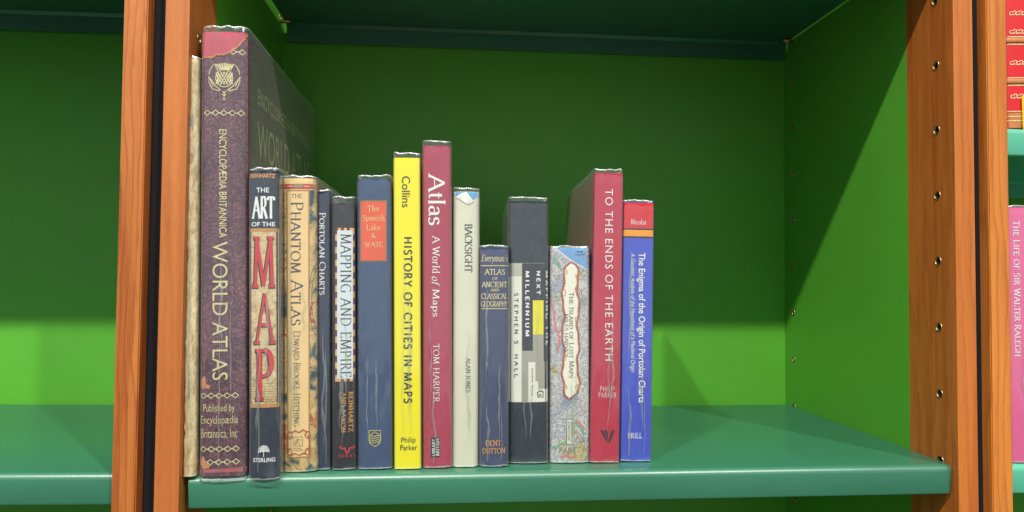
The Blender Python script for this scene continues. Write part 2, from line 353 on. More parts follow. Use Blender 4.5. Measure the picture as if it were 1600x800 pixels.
def ribbon(out, pts, width, lev):
    """quad strip along pts; width is a number or a function of the direction"""
    n = len(pts); L, R = [], []
    for i in range(n):
        a = pts[max(0, i - 1)]; b = pts[min(n - 1, i + 1)]
        dx, dy = b[0] - a[0], b[1] - a[1]; d = math.hypot(dx, dy) or 1e-9
        w = (width(math.atan2(dy, dx)) if callable(width) else width) / 2
        nx, ny = -dy / d * w, dx / d * w
        L.append((pts[i][0] + nx, pts[i][1] + ny)); R.append((pts[i][0] - nx, pts[i][1] - ny))
    for i in range(n - 1): out.append(([L[i], L[i + 1], R[i + 1], R[i]], lev))
def pen_text(txt, thick=.15, thin=.05, serif=.11, track=.06, small=.8, smallcaps=False, slant=0.):
    """faces [(pts, level)] of a serif line of text, cap height 1"""
    out = []; x = 0; lev = 0
    wf = lambda a: thin + (thick - thin) * abs(math.sin(a - math.radians(12))) ** 1.4
    for ch in txt:
        k = 1.
        if smallcaps and ch.islower(): ch = ch.upper(); k = small
        g = G.get(ch) or G.get(ch.upper()) or G[' ']
        for pts, s0, s1 in g[1]:
            q = [(x + px * k, py * k) for px, py in pts]
            # split at sharp corners so every stroke keeps its own width
            run = [q[0]]
            for i in range(1, len(q)):
                run.append(q[i])
                if i < len(q) - 1:
                    a = math.atan2(q[i][1] - q[i - 1][1], q[i][0] - q[i - 1][0]); b = math.atan2(q[i + 1][1] - q[i][1], q[i + 1][0] - q[i][0])
                    if abs((b - a + math.pi) % (2 * math.pi) - math.pi) > .7:
                        ribbon(out, run, wf, lev); lev = (lev + 1) % 9; run = [q[i]]
            ribbon(out, run, wf, lev); lev = (lev + 1) % 9
            if serif:
                for flag, e in ((s0, q[0]), (s1, q[-1])):
                    if flag: ribbon(out, [(e[0] - serif * k, e[1]), (e[0] + serif * k, e[1])], thin * 1.15, lev); lev = (lev + 1) % 9
        x += g[0] * k + track
    if slant: out = [([(px + py * slant, py) for px, py in p], l) for p, l in out]
    return out
_tc = {}
def sans_text(txt, bold=0., shear=0., space=1., res=3):
    """same, from Blender's built-in font"""
    key = (txt, bold, shear, space)
    if key in _tc: return _tc[key]
    c = bpy.data.curves.new('t', 'FONT'); c.body = txt; c.offset = bold; c.shear = shear; c.resolution_u = res; c.space_character = space
    o = bpy.data.objects.new('t', c); me = bpy.data.meshes.new_from_object(o)
    out = [([(me.vertices[i].co.x, me.vertices[i].co.y) for i in p.vertices], 0) for p in me.polygons]
    bpy.data.objects.remove(o); bpy.data.curves.remove(c); bpy.data.meshes.remove(me)
    _tc[key] = out; return out
def fit(faces, x0, x1, y0, y1, vertical=True, up=False):
    """lay text faces into a box of the spine's layout units (y downwards). vertical: read from top to bottom; up: bottom to top"""
    xs = [p[0] for f, _ in faces for p in f]; ys = [p[1] for f, _ in faces for p in f]
    a, b, c, d = min(xs), max(xs), min(ys), max(ys); out = []
    for f, l in faces:
        g = []
        for px, py in f:
            u = (px - a) / (b - a); v = (py - c) / (d - c)
            if up: g.append((x1 - v * (x1 - x0), y1 - u * (y1 - y0)))
            elif vertical: g.append((x0 + v * (x1 - x0), y0 + u * (y1 - y0)))
            else: g.append((x0 + u * (x1 - x0), y1 - v * (y1 - y0)))
        out.append((g, l))
    return out

# ---------------------------------------------------------------- books
SPEC = dict(  # x, y, width, height, tilt, layout centre and base, layout centre and top, metres per layout unit
    paper=(-0.2125,0.6073,0.0108,0.3475,-0.84, 295.5,745,300.5,92,0.000514,0.000532),
    atlas=(-0.1858,0.6076,0.0391,0.3714,-0.98, 348.0,744,350.5,50,0.000518,0.000535),
    artmap=(-0.1515,0.6037,0.0251,0.2538,-1.20, 412.5,745,411.5,267,0.000519,0.000531),
    phantom=(-0.1257,0.6177,0.0297,0.2499,-1.18, 468.0,737,466.5,279,0.000535,0.000546),
    portolan=(-0.1063,0.6227,0.0103,0.2398,-0.94, 506.0,734,506.0,299,0.000543,0.000551),
    mapping=(-0.0892,0.6217,0.0200,0.2294,-1.13, 537.5,734,535.75,318,0.000544,0.000551),
    spanish=(-0.0629,0.6222,0.0299,0.2513,-1.00, 586.0,733,584.5,280,0.000549,0.000555),
    collins=(-0.0349,0.6206,0.0235,0.2702,-0.91, 637.0,733,635.5,247,0.000552,0.000556),
    worldmaps=(-0.0093,0.6233,0.0257,0.2820,-0.77, 683.5,731,682.5,228,0.000559,0.000561),
    backsight=(0.0149,0.6250,0.0237,0.2419,-0.31, 727.0,729.5,729.0,300,0.000564,0.000563),
    everyman=(0.0402,0.6246,0.0258,0.1927,-0.42, 772.0,729,772.5,387,0.000567,0.000563),
    millennium=(0.0715,0.6337,0.0363,0.2353,-0.35, 825.5,724,826.0,315,0.000580,0.000575),
    island=(0.1091,0.6337,0.0365,0.1939,-0.27, 890.25,723,890.5,387,0.000586,0.000577),
    ends=(0.1404,0.6320,0.0266,0.2622,0.69, 944.5,723,951.5,271,0.000591,0.000580),
    enigma=(0.1699,0.6348,0.0285,0.2360,0.55, 993.25,721,998.0,317,0.000597,0.000584),
    leather=(.5395,.6130,.0460,.1800,0, 1611,197,1611,-109,.000629,.000589),
    pink=(.5390,.6130,.0470,.2360,0, 1617,722,1617,322,.000629,.000589),
)
class Book:
    def __init__(s, key, label, mat, depth, bulge=.0012, rnd=.0016, base=-.1657, extra=.0045, group='library books standing on the middle shelf', yaw=0., shrink=.0007, hinge=.0006, sleeve=True, rough=0., jitter=.0004, boardmat=None, drop=.0):
        X, Y, w, h, tilt, s.xb, s.yb, s.xt, s.yt, s.sx, s.sz = SPEC[key]
        s.key, s.w, s.h, s.b, s.r, s.D = key, w - shrink, h, bulge, rnd, depth
        s.root = thing('book', label, 'book', (X, Y + bulge * .5, base + Z0 + .0007), (0, math.radians(tilt), math.radians(yaw)), group)
        s.body(mat, hinge, rough, boardmat)
        if sleeve: s.sleeve(extra, jitter, drop)
    def sy(s, x):
        """front surface of the spine"""
        u = min(1, abs(x) / (s.w / 2)); e = s.w / 2 - abs(x)
        y = -s.b * (1 - u * u)
        if e < s.r: y += s.r - math.sqrt(max(0, s.r ** 2 - (s.r - max(e, 0)) ** 2))
        return y
    def prof(s, off=0., hinge=0., n=22, nd=6):
        P = []
        hw = s.w / 2
        for k in range(nd + 1):
            y = s.D + (s.r - s.D) * k / nd
            P.append((-hw, y))
        for hy in (.0045, .0065, .0085, .0105)[::-1] if hinge else ():
            P.insert(nd, (-hw + (hinge if hy in (.0065, .0085) else 0), hy)); P = [p for i, p in enumerate(P)]
        P = sorted(P, key=lambda p: -p[1])
        for k in range(1, n):
            t = -math.cos(math.pi * k / n); x = hw * t
            P.append((x, s.sy(x)))
        Q = sorted([(-a, b) for a, b in P[:nd + 1 + (4 if hinge else 0)]], key=lambda p: p[1])
        P = P + Q
        if off:
            out = []
            for i, p in enumerate(P):
                a = P[max(0, i - 1)]; b = P[min(len(P) - 1, i + 1)]
                dx, dy = b[0] - a[0], b[1] - a[1]; d = math.hypot(dx, dy) or 1
                out.append((p[0] + dy / d * off, p[1] - dx / d * off))
            P = out
        return P
    def body(s, mat, hinge, rough, boardmat):
        t = .0022
        outer = s.prof(0, hinge); inner = s.prof(-t, hinge)
        nz = 60 if rough else 2
        bm = bmesh.new(); ro, ri = [], []
        for j in range(nz + 1):
            z = s.h * j / nz; a = []
            for (x, y) in outer:
                if rough:
                    q = noise.noise(Vector((x * 300, y * 200, z * 160 + 7))) * rough + noise.noise(Vector((x * 700, y * 500, z * 500))) * rough * .5
                    a.append(bm.verts.new((x + q * .4, y + q, z + (q if j == nz else 0))))
                else: a.append(bm.verts.new((x, y, z)))
            ro.append(a); ri.append([bm.verts.new((x, y, z)) for x, y in inner])
        n = len(outer)
        for j in range(nz):
            for i in range(n - 1):
                bm.faces.new((ro[j][i], ro[j][i + 1], ro[j + 1][i + 1], ro[j + 1][i])); bm.faces.new((ri[j][i + 1], ri[j][i], ri[j + 1][i], ri[j + 1][i + 1]))
            for i, fl in ((0, 0), (n - 1, 1)): bm.faces.new((ro[j][i], ro[j + 1][i], ri[j + 1][i], ri[j][i]))
        for i in range(n - 1):
            bm.faces.new((ro[0][i], ri[0][i], ri[0][i + 1], ro[0][i + 1])); bm.faces.new((ro[nz][i], ro[nz][i + 1], ri[nz][i + 1], ri[nz][i]))
        bmesh.ops.recalc_face_normals(bm, faces=bm.faces)
        o = link('cover', bm, mat, s.root, smooth=True); mo = o.modifiers.new('edge', 'EDGE_SPLIT'); mo.split_angle = math.radians(40)
        bm = bmesh.new(); box(bm, -s.w / 2 + t + .0003, s.w / 2 - t - .0003, max(.004, t + s.r + .001), s.D - .003, .003, s.h - .0035)
        link('page_block', bm, M_PAGES, s.root)
    def sleeve(s, extra, jit, drop=0.):
        P = s.prof(.0006, 0, 26, 10); n = len(P); seed = hash_(s.key)
        H = s.h + extra; nz = 56; rows = []
        bm = bmesh.new()
        for j in range(nz + 1):
            z = .0004 + (H - .0004) * j / nz; row = []
            top = max(0, (z - s.h + .004) / (extra + .004)); bot = max(0, 1 - z / .012)
            for i, (x, y) in enumerate(P):
                q = noise.noise(Vector((x * 90 + seed, y * 60, z * 14))) * 1.3 + noise.noise(Vector((x * 240, y * 120 + seed, z * 40))) * .5
                amp = jit * (1 + 1.6 * top + 1.2 * bot)
                dx, dy = x / (s.w / 2) * .25, (-1 if abs(x) < s.w / 2 * .98 else 0)
                d = abs(q) * amp
                xx = x * (1 - .05 * top) + dx * d; yy = y + dy * d + top * .0022 * (1 if y < .006 else 0)
                zz = z + (noise.noise(Vector((x * 150 + seed, y * 50, 3.3))) * .0012 if j == nz else 0)
                if drop and z < .02 and y < .004: zz -= drop * (1 - z / .02) * (1 - .35 * abs(noise.noise(Vector((x * 120, 1, seed))))); yy -= drop * .35 * (1 - z / .02)
                row.append((xx, yy, zz))
            rows.append(row)
        V = [[bm.verts.new(p) for p in row] for row in rows]
        for j in range(nz):
            for i in range(n - 1): bm.faces.new((V[j][i], V[j][i + 1], V[j + 1][i + 1], V[j + 1][i]))
        o = link('plastic_sleeve', bm, M_FILM, s.root, smooth=True)
        for row, hgt, sg in ((rows[-1], .0012, 1), (rows[0], .0011, -1)):   # the film's cut edges, thicker and whitish
            bm = bmesh.new(); a, b, c = [], [], []
            if sg < 0: row = [p for p in row if p[1] < .09]
            for i, (x, y, z) in enumerate(row):
                k = 1 + .7 * noise.noise(Vector((x * 210 + seed, y * 90, 9.1)))
                a.append(bm.verts.new((x, y - .0003, z - (hgt * k if sg > 0 else -hgt * k)))); b.append(bm.verts.new((x, y - .0005, z))); c.append(bm.verts.new((x * .985, y + .0009 * k, z + .0002 * sg)))
            for i in range(len(row) - 1):
                if row[i + 1][0] - row[i][0] > .5 * s.w: continue
                bm.faces.new((a[i], a[i + 1], b[i + 1], b[i])); bm.faces.new((b[i], b[i + 1], c[i + 1], c[i]))
            link('sleeve_edge', bm, M_RIM, o, smooth=True)
        s.sl = o
        # long vertical creases in the film, their glints put into the colour
        rr = random.Random(seed)
        for k in range(rr.choice((2, 3, 4)) if s.w > .015 else 2):
            bm = bmesh.new(); any_ = False
            x0 = (rr.random() - .5) * s.w * .55; z1 = s.h * rr.uniform(.12, .6 if k > 1 else .4); L = s.h * rr.uniform(.15, .5); wk = rr.uniform(.5, 1.5); pts = []
            for j in range(26):
                t = j / 25; x = x0 + .0022 * noise.noise(Vector((k * 5 + seed, t * 4, 0))) + .0006 * noise.noise(Vector((k * 5 + seed, t * 14, 2)))
                wd = wk * .00075 * math.sin(math.pi * t) * (1 + .8 * noise.noise(Vector((seed, t * 9, k)))) + .00005
                y = s.sy(x) - .0014 - .0004
                z = z1 + L * (t - .5)
                if z < .004 or z > s.h: continue
                pts.append([bm.verts.new((x - wd, y + .0003, z)), bm.verts.new((x, y - .0002, z)), bm.verts.new((x + wd, y + .0003, z))])
            for a, b in zip(pts, pts[1:]):
                bm.faces.new((a[0], a[1], b[1], b[0])); bm.faces.new((a[1], a[2], b[2], b[1])); any_ = True
            if any_: link('sleeve_crease_glint', bm, M_CREASE_GLINT, o, smooth=True)
            else: bm.free()
    # ---- print on the spine
    def loc(s, x, y):
        t = (s.yb - y) / (s.yb - s.yt); xc = s.xb + (s.xt - s.xb) * t
        return (x - xc) * s.sx, (s.yb - y) * s.sz
    def lay(s, name, faces, mat, off=.00022, cuts=10, **props):
        bm = bmesh.new(); lim = s.w / 2 * .996
        for f, lev in faces:
            vs = []
            for (x, y) in f:
                lx, lz = s.loc(x, y); vs.append(bm.verts.new((max(-lim, min(lim, lx)), -lev * 5e-6, max(.0004, min(s.h - .0003, lz)))))
            try: bm.faces.new(vs)
            except ValueError: pass
        if cuts:
            for k in range(1, cuts):
                t = -math.cos(math.pi * k / cuts)
                bmesh.ops.bisect_plane(bm, geom=bm.verts[:] + bm.edges[:] + bm.faces[:], dist=1e-6, plane_co=(t * s.w / 2, 0, 0), plane_no=(1, 0, 0))
        for v in bm.verts: v.co.y = v.co.y + s.sy(v.co.x) - off
        bm.normal_update()
        for f in bm.faces:
            if f.normal.y > 0: f.normal_flip()
        return link(name, bm, mat, s.root, **props)
    def rect(s, name, x0, x1, y0, y1, mat, off=.0001, rows=1):
        fs = []
        for k in range(rows):
            a, b = y0 + (y1 - y0) * k / rows, y0 + (y1 - y0) * (k + 1) / rows
            fs.append(([(x0, a), (x1, a), (x1, b), (x0, b)], 0))
        return s.lay(name, fs, mat, off)
    def band(s, name, y0, y1, mat, off=.0001):
        """all the way across the spine"""
        return s.rect(name, s.xb - 200, s.xb + 200, y0, y1, mat, off)
    def pen(s, name, txt, x0, x1, y0, y1, mat, vertical=True, up=False, off=.00032, **kw):
        return s.lay(name, fit(pen_text(txt, **kw), x0, x1, y0, y1, vertical, up), mat, off, cuts=12)
    def sans(s, name, txt, x0, x1, y0, y1, mat, vertical=True, up=False, off=.00032, **kw):
        return s.lay(name, fit(sans_text(txt, **kw), x0, x1, y0, y1, vertical, up), mat, off, cuts=12)
    def lines(s, name, polys, w, mat, off=.00032):
        out = []; lev = 0
        for p in polys: ribbon(out, p, w, lev); lev = (lev + 1) % 9
        return s.lay(name, out, mat, off, cuts=10)
def hash_(k): return sum((i + 3) * ord(c) for i, c in enumerate(k)) % 97

def jacket(name, c, rough=.38, var=.05): return plain(name, c, rough, var=var, vscale=18, spec=.5, fine=.03)

# 1 crumbling tan spine
def paper_mat():
    n = N('crumbling_tan_paper'); v = n.map((1, 1, .5)); a = n.noise(v, 130, 6, .7, .6); b = n.noise(n.map((2.5, 1, .6)), 260, 4, .7)
    c = n.ramp(a, [(.28, srgb(150, 118, 74)), (.44, srgb(214, 186, 134)), (.6, srgb(238, 220, 172)), (.78, srgb(192, 162, 112))])
    c = n.mix(.5, c, n.ramp(b, [(.38, (.5, .45, .38, 1)), (.5, (1, 1, 1, 1))]), 'MULTIPLY')
    n.set(Base_Color=c, Roughness=.95, Specular_IOR_Level=.15); n.bump(a, .9, .0015); return n.m
b = Book('paper', 'thin tan book with a crumbling untitled paper spine, tight against the left post', paper_mat(), .24, .0015, .002, rough=.0011, extra=.0022, hinge=0)
b.lines('worn_label_scrap', [[(301, 180), (301.3, 205)], [(299, 186), (299, 200)], [(296, 595), (296, 626)]], 2.2, plain('grey_label_scrap', srgb(150, 150, 140), .8))

# 2 world atlas
def leather():
    n = N('purple_brown_leather'); v = n.map((1, 1, .8))
    vor = n.n('TexVoronoi', feature='DISTANCE_TO_EDGE'); vor.inputs['Scale'].default_value = 260
    wv = n.mix(.05, v, v); nz = n.n('TexNoise'); nz.inputs['Scale'].default_value = 90; nz.inputs['Detail'].default_value = 3; n.l(v, nz.inputs['Vector'])
    ad = n.n('VectorMath', operation='MULTIPLY_ADD'); n.l(nz.outputs['Color'], ad.inputs[0]); ad.inputs[1].default_value = (.030, .030, .016); n.l(v, ad.inputs[2]); n.l(ad.outputs[0], vor.inputs['Vector'])
    vein = n.ramp(vor.outputs['Distance'], [(0, (.28, .26, .32, 1)), (.12, (.62, .60, .66, 1)), (.26, (1.05, 1.05, 1.05, 1))])
    big = n.noise(n.map((1, 1, .4)), 40, 5, .7)
    c = n.ramp(big, [(.3, srgb(74, 44, 58)), (.52, srgb(118, 72, 86)), (.72, srgb(144, 90, 96))])
    c = n.mix(1, c, vein, 'MULTIPLY'); n.set(Base_Color=c, Roughness=.55, Specular_IOR_Level=.35); n.bump(vor.outputs['Distance'], .35, .0006); return n.m
atl = Book('atlas', 'tallest book, a huge worn purple-brown leather atlas with a torn pink patch at its head', leather(), .292, .0022, .004, extra=.0052, jitter=.0005, hinge=.0008, drop=.0032)
M_PINKCLOTH = cloth('pink_binding_cloth', srgb(196, 84, 100)); M_TORN = plain('torn_leather_core', srgb(196, 130, 84), .9, fine=.6, fscale=900, var=.3, vscale=300)
rr = random.Random(8)
edge = [(314, 90)]; px = 314
key = [(314, 90), (330, 92), (340, 87), (352, 86), (364, 80), (373, 72), (380, 63), (386, 54)]
rag = []
for (xa, ya), (xb, yb_) in zip(key, key[1:]):
    for k in range(4):
        t = k / 4; rag.append((xa + (xb - xa) * t + rr.uniform(-.5, .5), ya + (yb_ - ya) * t + rr.uniform(-1.1, 1.1)))
rag.append(key[-1])
fs = [([(x0, 50.4), (x1, 50.4), (x1, y1), (x0, y1)], 0) for (x0, y0), (x1, y1) in zip(rag, rag[1:]) for x0, y0, x1, y1 in [(x0, y0, x1, y1)]]
fs = [([(p[0], 50.4), (q[0], 50.4), (q[0], q[1]), (p[0], p[1])], 0) for p, q in zip(rag, rag[1:])]
atl.lay('exposed_pink_cloth', fs, M_PINKCLOTH, .00012)
atl.lay('torn_edge', [([(p[0], p[1] - 1.2 - rr.random()), (q[0], q[1] - 1.5), (q[0] + .5, q[1] + 1.4), (p[0] + .5, p[1] + 1.2)], i % 5) for i, (p, q) in enumerate(zip(rag, rag[1:]))], M_TORN, .0005)
def blob(cx, cy, rx, ry, n=18, sd=1):
    r2 = random.Random(sd); P = []
    for k in range(n):
        a = 2 * math.pi * k / n; q = r2.uniform(.6, 1.15); P.append((cx + rx * q * math.cos(a), cy + ry * q * math.sin(a)))
    return [([(cx, cy), P[k], P[(k + 1) % n]], 0) for k in range(n)]
atl.lay('worn_leather_patch', blob(317, 600, 5, 10, sd=2) + [(f, 1) for f, _ in blob(324, 606, 6, 4, sd=3)], M_TORN, .0002)
atl.lay('worn_leather_patch', blob(317, 722, 6, 10, sd=5) + [(f, 1) for f, _ in blob(322, 728, 6, 5, sd=6)], M_TORN, .0002)
M_FRAY = plain('frayed_red_leather', srgb(170, 80, 84), .8, var=.3, vscale=200)
atl.lay('frayed_spine_foot', [([(312, 732 + 1.5 * math.sin(x * 1.7)), (386, 731), (386, 737 + math.sin(x)), (312, 738)], 0) for x in (1,)], M_FRAY, .00018)
atl.lines('joint_wear', [[(385.5, 60 + 14 * k), (386 - .3 * (k % 3), 72 + 14 * k)] for k in range(47)], 1.2, M_FRAY, .0002)
def diamonds(cx0, cx1, cy, n, rx=5.2, ry=4.2):
    L = [];
    for k in range(n):
        cx = cx0 + (cx1 - cx0) * k / max(1, n - 1)
        L.append([(cx - rx, cy), (cx, cy - ry), (cx + rx, cy), (cx, cy + ry), (cx - rx, cy)])
        if k < n - 1: L.append([(cx + rx, cy), (cx0 + (cx1 - cx0) * (k + 1) / (n - 1) - rx, cy)])
    return L
for xs in ((365, 379, 82, 2), (324, 377, 179, 5), (318, 368, 620, 5), (318, 369, 702, 5), (329, 369, 722, 4)):
    atl.lines('diamond_border', diamonds(*xs), 1.5, M_GOLD)
T = []
T += [arc(351, 124, 13.5, 14, 0, 360, 24)]
for k in range(-3, 4):
    dx = k * 4.6
    T.append([(351 + max(-13, min(13, dx - 6)), 124 - 11 + abs(k)), (351 + max(-13, min(13, dx + 6)), 124 + 11 - abs(k))]); T.append([(351 + max(-13, min(13, dx + 6)), 124 - 11 + abs(k)), (351 + max(-13, min(13, dx - 6)), 124 + 11 - abs(k))])
for k in range(-3, 4): T.append([(351 + k * 1.9, 111.5), (351 + k * 4.3, 99.5 + abs(k) * .8)]); T.append([(351 + k * 1.9 + .8, 111.5), (351 + k * 4.3 + 1.8, 100 + abs(k) * .8)])
for s_ in (-1, 1):
    T.append([(351 + s_ * 10, 112), (351 + s_ * 15, 102), (351 + s_ * 19, 104)]); T.append([(351 + s_ * 19, 105), (351 + s_ * 23, 112), (351 + s_ * 24, 118)])
    T.append([(351 + s_ * 6, 143), (351 + s_ * 14, 136), (351 + s_ * 25, 121), (351 + s_ * 24, 131), (351 + s_ * 19, 141), (351 + s_ * 9, 144), (351 + s_ * 6, 143)])
    T.append([(351 + s_ * 24, 123), (351 + s_ * 17, 137)])
T += [[(348, 144), (351, 148), (354, 144)], [(348, 149), (351, 153), (354, 149)], [(351, 146), (351, 154)], [(349.5, 157), (351, 155), (352.5, 157), (351, 159), (349.5, 157)]]
atl.lines('thistle_emblem', T, 1.3, M_GOLD)
atl.sans('title_lettering', 'ENCYCLOPÆDIA BRITANNICA', 343, 355, 205, 375, M_GOLD, bold=.004)
atl.sans('title_lettering', 'WORLD ATLAS', 332.5, 356.5, 381, 596, M_GOLD, bold=-.004)
for t_, a_, b_, c_, d_ in (('Published by', 318, 367, 633, 648), ('Encyclopædia', 313.5, 372, 651, 667), ('Britannica, Inc', 314, 371, 671, 687)):
    atl.sans('publisher_lettering', t_, a_, b_, c_, d_, M_GOLD_DULL if 0 else M_GOLD, False, bold=-.008)
# gold title on the front board of the atlas (right-hand face)
def side_text(bk, name, txt, y0, y1, z0, z1, mat, serif=False):
    f = pen_text(txt) if serif else sans_text(txt)
    xs = [p[0] for q, _ in f for p in q]; ys = [p[1] for q, _ in f for p in q]; a, b2, c, d = min(xs), max(xs), min(ys), max(ys)
    bm = bmesh.new()
    for q, l in f:
        bm.faces.new([bm.verts.new((bk.w / 2 + .0002, y0 + (p[0] - a) / (b2 - a) * (y1 - y0), z0 + (p[1] - c) / (d - c) * (z1 - z0))) for p in q])
    link(name, bm, mat, bk.root)
side_text(atl, 'board_lettering', 'ENCYCLOPÆDIA BRITANNICA', .03, .26, .318, .332, M_GOLD)
side_text(atl, 'board_lettering', 'WORLD ATLAS', .03, .26, .270, .303, M_GOLD)

# 3 art of the map
b = Book('artmap', 'navy and tan jacket with three huge red letters MAP down the spine', M_NAVY, .225, .0022, .003, extra=.0026, hinge=0, drop=.0026)
def mapstone():
    n = N('tan_map_print'); v = n.map((1, 1, 1)); a = n.noise(v, 120, 6, .7, 1.5); w = n.noise(n.map((1, 1, .8)), 60, 3, .5, 4)
    c = n.ramp(a, [(.3, srgb(150, 118, 72)), (.47, srgb(204, 176, 126)), (.6, srgb(226, 205, 160)), (.72, srgb(186, 156, 104))])
    ln = n.ramp(w, [(.47, (1, 1, 1, 1)), (.49, (.62, .5, .36, 1)), (.51, (1, 1, 1, 1)), (.57, (1, 1, 1, 1)), (.585, (.7, .58, .42, 1)), (.6, (1, 1, 1, 1))])
    c = n.mix(.8, c, ln, 'MULTIPLY'); n.set(Base_Color=c, Roughness=.4); return n.m
b.band('tan_map_panel', 361, 634, mapstone())
M_TANBAND = plain('ochre_ink', srgb(190, 136, 76), .5)
b.band('ochre_band', 358, 363.5, M_TANBAND, .0002); b.band('ochre_band', 632, 638, M_TANBAND, .0002)
b.lines('engraved_lines', [[(392, y), (433, y)] for y in range(601, 631, 4)], .8, plain('engraving_brown', srgb(150, 122, 84), .6), .0002)
b.sans('author_lettering', 'REINHARTZ', 391.5, 430, 272, 278.5, M_ORANGE, False, bold=.02)
b.sans('title_lettering', 'THE', 401, 421, 294, 301.5, M_WHITE, False, bold=.015)
b.pen('title_lettering', 'ART', 393.5, 430, 307, 344, M_WHITE, False, thick=.26, thin=.05, serif=.14, track=.05)
b.sans('title_lettering', 'OF THE', 393, 430, 348, 355, M_WHITE, False, bold=.015)
for ch, x0, x1, y0, y1 in (('M', 395, 430.5, 371, 452), ('A', 397.5, 431, 459, 540), ('P', 400, 428.5, 546, 628)):
    sh = {'M': .19, 'A': .16, 'P': .22}[ch]
    b.pen('letter_shadow', ch, x0 - 1.6, x1 - .2, y0 - .3, y1 + 1, M_INK, False, off=.00026, thick=sh + .03, thin=.08, serif=.17)
    b.pen('red_letter', ch, x0, x1, y0, y1 - 1, M_RED, False, off=.0004, thick=sh - .04, thin=.045, serif=.15)
# hand-written tree mark
tr = [[(412.5, 714), (412.5, 702)]] + [[(412.5, 706), (412.5 + 8 * math.cos(a), 704 - 8 * math.sin(a))] for a in [i * math.pi / 6 for i in range(0, 7)]]
tl = []
for a in [i * math.pi / 9 - .12 for i in range(0, 11)]:
    for rr_ in (5.2, 8): cx, cy = 412.5 + rr_ * math.cos(a), 705 - rr_ * math.sin(a); tl.append([(cx - 1, cy), (cx + 1, cy)])
b.lines('tree_emblem', tr, 1.0, M_WHITE); b.lines('tree_emblem_leaves', tl, 1.8, M_WHITE)
b.sans('publisher_lettering', 'STERLING', 396, 430, 715.5, 722, M_WHITE, False, bold=.015)

# 4 phantom atlas
def ornate():
    n = N('antique_map_print'); v = n.map((1, 1, 1)); a = n.noise(v, 110, 5, .65, 1.2); w = n.noise(v, 75, 2, .5, 6); p = n.noise(v, 62, 3, .55, .6)
    c = n.ramp(p, [(.34, srgb(40, 72, 84)), (.40, srgb(86, 116, 108)), (.45, srgb(204, 170, 108)), (.57, srgb(232, 200, 140)), (.61, srgb(186, 48, 40)), (.66, srgb(222, 176, 90))])
    c = n.mix(.5, c, n.ramp(a, [(.35, (.55, .48, .4, 1)), (.6, (1, 1, 1, 1))]), 'MULTIPLY')
    c = n.mix(.85, c, n.ramp(w, [(.44, (1, 1, 1, 1)), (.46, (.22, .16, .12, 1)), (.48, (1, 1, 1, 1)), (.55, (1, 1, 1, 1)), (.57, (.22, .16, .12, 1)), (.59, (1, 1, 1, 1))]), 'MULTIPLY')
    n.set(Base_Color=c, Roughness=.42); return n.m
M_CREAM = plain('cream_panel_print', srgb(236, 200, 140), .45, var=.05, vscale=60)
M_DARKGOLD = plain('dark_gold_rule', srgb(172, 128, 62), .5, var=.2, vscale=400)
b = Book('phantom', 'cream and gold jacket with an antique map border and red ornamental head band', ornate(), .19, .0026, .003, extra=.0022, hinge=0)
b.band('pale_head_band', 279.5, 287, plain('pale_gold_print', srgb(222, 194, 130), .5), .00008)
b.band('ornamental_band', 288, 296.5, plain('red_ornament', srgb(186, 58, 48), .5, var=.5, vscale=220), .00009)
b.rect('ornament', 459, 474, 289.5, 294, plain('green_ornament', srgb(120, 140, 104), .5), .00018)
b.lines('ornament_rule', [[(441, 297.2), (493, 297.2)], [(441, 287.5), (493, 287.5)], [(449, 292), (457, 292)], [(476, 292), (484, 292)]], 1.1, M_CREAM, .0002)
b.lay('title_panel_frame', [([(447, 297.5), (484, 297.5), (484.5, 716), (449, 716)], 0)], M_DARKGOLD, .00012)
b.lay('title_panel', [([(449.5, 300), (481.8, 300), (482.3, 713.5), (451.3, 713.5)], 0)], M_CREAM, .0002)
b.lines('compass_arcs', [arc(500, 470, 18, 60, 110, 250, 16), arc(500, 470, 13, 54, 110, 250, 16), arc(432, 480, 16, 60, -65, 65, 16)], .8, M_GREYINK, .0002)
b.pen('title_lettering', 'THE', 455.5, 472.5, 304, 310.5, M_GREYINK, False, thick=.13)
M_BLUEGREY = plain('slate_ink', srgb(62, 66, 72), .55)
b.pen('title_lettering', 'Phantom Atlas', 454.5, 474.5, 317, 510, M_BLUEGREY, thick=.115, thin=.045, smallcaps=True, small=.78, track=.07)
b.pen('author_lettering', 'Edward Brooke-Hitching', 459, 470, 519, 667, M_BLUEGREY, thick=.115, thin=.05, smallcaps=True, small=.84, track=.06)
cl = [arc(452 + dx, y, 4, 5, 0, 330, 10) for dx in (1, 29) for y in (680, 706)] + [[(456, 676), (462, 673), (467, 676), (474, 672), (480, 676)], [(455, 711), (462, 708), (467, 711), (474, 708), (480, 710)], arc(452, 693, 3, 12, 90, 270, 8), arc(481, 693, 3, 12, -90, 90, 8)]
b.lines('cartouche', cl, 1.6, plain('cartouche_ink', srgb(170, 66, 52), .5, var=.6, vscale=300), .0003)
b.lines('cartouche_inner', [[(x + 1, y + 1.5) for x, y in p] for p in cl], .8, M_DARKGOLD, .00034)
b.lines('sower_emblem', [[(459, 683), (473, 683), (473, 697), (459, 697), (459, 683)], [(466, 685), (465, 690), (468, 693), (469, 696)], [(465, 690), (462, 696)], [(466, 687), (471, 688)], [(460, 694), (464, 687)]], .9, M_GREYINK)
b.sans('publisher_lettering', 'SIMON &\nSCHUSTER', 459, 474, 699.5, 705, M_GREYINK, False)

